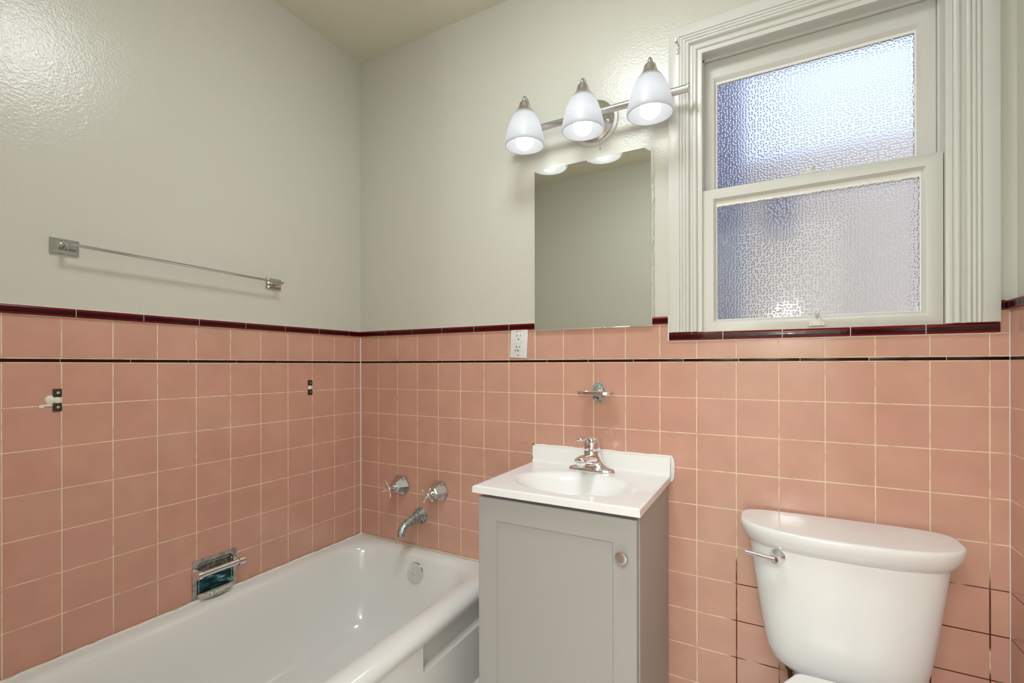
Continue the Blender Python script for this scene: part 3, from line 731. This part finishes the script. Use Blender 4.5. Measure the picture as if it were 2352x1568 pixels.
lathe(hd, (fx, fy, VZ+.070), (0, 0, 1), [(.0262, 0), (.0272, .002), (.0272, .012), (.0255, .024), (.0205, .034), (.012, .0405), (.0001, .0425)], 32)
pts = curve([(fx, fy+.002, VZ+.100), (fx, fy-.025, VZ+.113), (fx, fy-.055, VZ+.117), (fx, fy-.090, VZ+.117), (fx, fy-.112, VZ+.1185), (fx, fy-.118, VZ+.1185)], 5)
rr = [.020, .019, .018, .0165, .0135, .0125, .012, .0115, .011, .0105, .010, .010, .010, .0105, .011, .0115, .0118, .012, .0118, .011, .0105, .0100, .0095, .0085, .007, .003]
tube(hd, pts, rr[:len(pts)], 16, flat=.5)
h = obj('lever', hd, chrome, fa, sharp=50)
obj('joint_ring', lathe(B(), (fx, fy, VZ+.0637), (0, 0, 1), [(.0255, 0), (.0255, .0066)], 32), nickel, fa)

# ---------------------------------------------------------------- vanity light
vl = thing('vanity_light', 'brushed nickel wall light with three frosted bell shades, lit, above the mirror', 'wall light', (1.098, 0, .815))
obj('wall_medallion', lathe(B(), (1.100, .003, .816), (0, -1, 0), [(.081, 0), (.0815, .004), (.079, .0075), (.072, .009), (.068, .007)], 56), trim_paint, vl)
bk = obj('backplate', lathe(B(), (1.100, .002, .816), (0, -1, 0), [(.069, 0), (.069, .009), (.066, .012), (.060, .014), (.057, .018), (.046, .024), (.034, .033), (.020, .036), (.0001, .037)], 56), nickel, vl)
for s in (-1, 1): obj('screw', lathe(B(), (1.100+s*.053, -.017, .800), (0, -1, 0), [(.0055, 0), (.0055, .003), (.003, .005), (.0001, .0055)], 14), chrome, bk)
BY, BZ = -.066, .809
br = B(); tube(br, [(.815, BY, BZ), (1.410, BY, BZ)], .0112, 24)
for x in (.815, 1.412): lathe(br, (x-(.004 if x > 1 else -.004), BY, BZ), (1 if x > 1 else -1, 0, 0), [(.0112, 0), (.0150, .001), (.0150, .004), (.011, .006), (.0001, .007)], 24)
tube(br, [(1.100, -.03, .812), (1.100, BY, BZ)], .011, 16)
obj('bar', br, nickel, vl, sharp=40)
LY = -.115
bulb_z = .752
for i, x in enumerate((.8925, 1.1, 1.3095)):
    bm = B()
    lathe(bm, (x, LY, .838), (0, 0, 1), [(.0368, -.003), (.0368, .001), (.0340, .005), (.0280, .013), (.0225, .022), (.0190, .032), (.0172, .040), (.0125, .0455), (.006, .047)], 32)
    tube(bm, curve([(x, BY, BZ+.006), (x, BY-.002, .835), (x, BY-.010, .872), (x, BY-.028, .897), (x, LY+.004, .900), (x, LY-.004, .890), (x, LY, .880)], 6), .0058, 12)
    ft_ = obj('lamp_holder', bm, nickel, vl, sharp=40)
    prof_s = [(.0325, .8455), (.0375, .8390), (.0445, .8265), (.0515, .810), (.0575, .790), (.0625, .770), (.0665, .752), (.0680, .7425), (.0678, .7375), (.0660, .7345)]
    inner = [(r-.0028, z-.0005 if k else z-.002) for k, (r, z) in enumerate(prof_s)][::-1]
    u = [(r, z-.80) for r, z in prof_s+inner]
    obj('lamp_shade', lathe(B(), (x, LY, .80), (0, 0, 1), u, 56, False, False), shade_mat, ft_, sharp=180)
    bm = B(); sphere(bm, (x, LY, bulb_z), .0305, 28, 18); lathe(bm, (x, LY, bulb_z+.022), (0, 0, 1), [(.021, 0), (.015, .018), (.013, .045), (.0001, .046)], 24)
    obj('bulb', bm, bulb_mat, ft_)
    if i == 1:
        obj('sticker', lathe(B(), (x, LY, .853), (0, 0, 1), [(.0262, 0), (.0204, .013)], 32, False, False), white_plastic, ft_) if False else None
pc = B(); 
for k in range(16): sphere(pc, (1.122, -.010, .744-k*.0016), .00045, 6, 4)
sphere(pc, (1.122, -.010, .7165), .0018, 10, 6)
obj('pull_chain', pc, dark_metal, vl)

# ceiling light (just above the frame)
cl = thing('ceiling_light', 'round lit flush ceiling light overhead, reflected as a soft glow in the left wall', 'ceiling light', (1.13, -.82, ZC))
obj('rim', lathe(B(), (1.13, -.82, ZC), (0, 0, -1), [(.210, 0), (.212, .02), (.200, .024)], 48), nickel, cl)
obj('lamp_shade', lathe(B(), (1.13, -.82, ZC), (0, 0, -1), [(.200, .015), (.193, .035), (.165, .052), (.115, .064), (.058, .070), (.0001, .072)], 48), dome_mat, cl)

# bracket hook on the window casing
hk = thing('curtain_bracket', 'tiny metal curtain rod bracket on the upper left corner of the window casing', 'bracket', (1.370, -.02, .97))
bm = B(); box(bm, 1.3645, 1.3715, -.026, -.018, .984, .996, .001, 1); tube(bm, curve([(1.370, -.023, .986), (1.3745, -.030, .974), (1.375, -.030, .960), (1.372, -.020, .952)], 5), .0013, 8)
box(bm, 1.3685, 1.3740, -.022, -.018, .948, .956, .001, 1); obj('hook', bm, worn, hk)

# ---------------------------------------------------------------- toilet
to = thing('toilet', 'white two-piece toilet with bow-front tank and closed seat lid against the back wall', 'toilet', (1.777, -.35, -H))
def D(cx, a, yb, yc, yf, z, nf=2.4, nb=5, n=72):
    out = []
    for i in range(n):
        t = 2*PI*i/n; c, s = math.cos(t), math.sin(t)
        if s >= 0: ex, b_ = nb, yb-yc
        else: ex, b_ = nf, yc-yf
        # same radius direction for both halves
        r = (abs(c)**ex+abs(s)**ex)**(-1/ex)
        out.append(Vector((cx+a*r*c, yc+b_*r*s, z)))
    return out
TCX = 1.7765
rings = [D(1.777, .105, -.040, -.10, -.150, -.787), D(1.777, .130, -.032, -.10, -.166, -.784), D(1.777, .155, -.026, -.10, -.176, -.765), D(1.777, .1655, -.024, -.10, -.180, -.740),
         D(1.777, .1715, -.022, -.10, -.183, -.712), D(1.7768, .181, -.022, -.10, -.186, -.655), D(1.7765, .192, -.022, -.10, -.190, -.575), D(1.776, .2045, -.022, -.10, -.194, -.480), D(1.776, .2045, -.022, -.10, -.194, -.455)]
tank = obj('tank', loft(B(), rings), porcelain, to, sharp=60)
LC = 1.7775
rings = [D(LC, .207, -.020, -.10, -.1965, -.4695), D(LC, .2125, -.018, -.10, -.2015, -.4665), D(LC, .220, -.015, -.10, -.2085, -.454), D(LC, .2270, -.012, -.10, -.2150, -.441), D(LC, .2295, -.011, -.10, -.2170, -.4315), D(LC, .2298, -.011, -.10, -.2172, -.4265), D(LC, .2290, -.0115, -.10, -.2164, -.4212), D(LC, .2270, -.013, -.10, -.2145, -.4186), D(LC, .2235, -.016, -.10, -.2112, -.4178), D(LC, .2200, -.019, -.10, -.2080, -.4177), D(LC, .15, -.05, -.10, -.16, -.4170)]
obj('tank_lid', loft(B(), rings), porcelain, to, sharp=60)
lv = B(); hn = Vector((-.30, -.954, 0)); hc = Vector((1.6375, -.1705, -.489))
lathe(lv, hc, hn, [(.0195, 0), (.0195, .003), (.0175, .007), (.011, .016), (.0095, .021), (.009, .027)], 32)
a0 = hc+hn*.026
lathe(lv, a0-hn*.001, hn, [(.0105, 0), (.0108, .006), (.0095, .009), (.0001, .0095)], 28)
tube(lv, curve([a0+hn*.004, a0+hn*.004+Vector((-.020, .002, .0015)), a0+hn*.001+Vector((-.045, .004, .003)), a0+hn*.0+Vector((-.066, .006, .004))], 5), [.0090, .0084, .0078, .0074, .0072]+[.0070]*11, 12, flat=.8)
obj('flush_lever', lv, chrome, to, sharp=40)
# bowl
def egg(cx, w, yb, yf, z, n=64, k=.62):
    out = []
    for i in range(n):
        t = 2*PI*i/n; c, s = math.cos(t), math.sin(t); ym = yb+(yf-yb)*.42
        out.append(Vector((cx+w*math.copysign(abs(c)**.85, c), (ym+(yb-ym)*abs(s)**.8) if s >= 0 else ym+(yf-ym)*abs(s)**1.0, z)))
    return out
bm = B()
loft(bm, [egg(1.777, .115, -.10, -.58, -H+.0005), egg(1.777, .118, -.10, -.59, -H+.03), egg(1.777, .105, -.11, -.55, -1.06), egg(1.777, .12, -.11, -.58, -.95), egg(1.777, .165, -.12, -.66, -.85), egg(1.777, .182, -.15, -.695, -.805), egg(1.777, .180, -.17, -.695, -.793), egg(1.777, .13, -.25, -.64, -.793)])
def rr3(x0, x1, y0, y1, r, z): return rrect(x0, x1, y0, y1, r, z, 6, 3)
loft(bm, [rr3(1.700, 1.854, -.30, -.05, .03, -1.0), rr3(1.680, 1.874, -.31, -.045, .03, -.86), rr3(1.672, 1.882, -.31, -.04, .03, -.800), rr3(1.675, 1.879, -.305, -.042, .028, -.791), rr3(1.683, 1.871, -.297, -.05, .022, -.788)])
obj('bowl', bm, porcelain, to, sharp=60)
LP = [(.0, -.232), (.060, -.232), (.092, -.234), (.106, -.241), (.117, -.258), (.150, -.320), (.180, -.385), (.188, -.450), (.180, -.530), (.152, -.610), (.105, -.668), (.050, -.696), (.0, -.702)]
def lidr(d, z):
    P = [(x, y) for x, y in LP]+[(-x, y) for x, y in LP[-2:0:-1]]; n = len(P); out = []
    for i in range(n):
        for t in (0, .33, .66):
            a, b_, c, e = [Vector((P[(i+k) % n][0], P[(i+k) % n][1])) for k in (-1, 0, 1, 2)]
            out.append(.5*((2*b_)+(c-a)*t+(2*a-5*b_+4*c-e)*t*t+(3*b_-a-3*c+e)*t**3))
    m = Vector((0, -.45)); res = []
    N_ = len(out)
    for i, q in enumerate(out):
        tg = (out[(i+1) % N_]-out[i-1]).normalized(); nr = Vector((-tg.y, tg.x))
        if nr.dot(m-q) < 0: nr = -nr
        q = q+nr*d; res.append(Vector((1.777+q.x, q.y, z)))
    return res
obj('seat', loft(B(), [lidr(.006, -.787), lidr(.002, -.781), lidr(.003, -.769), lidr(.008, -.767)]), porcelain, to, sharp=60)
obj('seat_lid', loft(B(), [lidr(.005, -.766), lidr(.001, -.763), lidr(0, -.742), lidr(.0015, -.736), lidr(.004, -.733), lidr(.008, -.7315), lidr(.011, -.731)]), porcelain, to, sharp=60)
for s in (-1, 1): obj('seat_hinge', lathe(B(), (1.777+s*.07-.02, -.258, -.772), (1, 0, 0), [(.011, 0), (.011, .04)], 16), white_plastic, to)
sl = thing('water_supply_line', 'brown bent water supply line below the left end of the toilet tank', 'pipe', (1.66, -.08, -.80))
obj('hose', tube(B(), curve([(1.664, -.10, -.800), (1.664, -.10, -.815), (1.668, -.10, -.838), (1.682, -.095, -.865), (1.695, -.08, -.91), (1.69, -.05, -1.0), (1.685, -.004, -1.02)], 6), .0058, 12), brown_hose, sl)
obj('coupling_nut', lathe(B(), (1.664, -.10, -.806), (0, 0, 1), [(.0095, 0), (.0105, .003), (.0105, .016), (.008, .0225)], 8), brown_hose, sl, sharp=20)
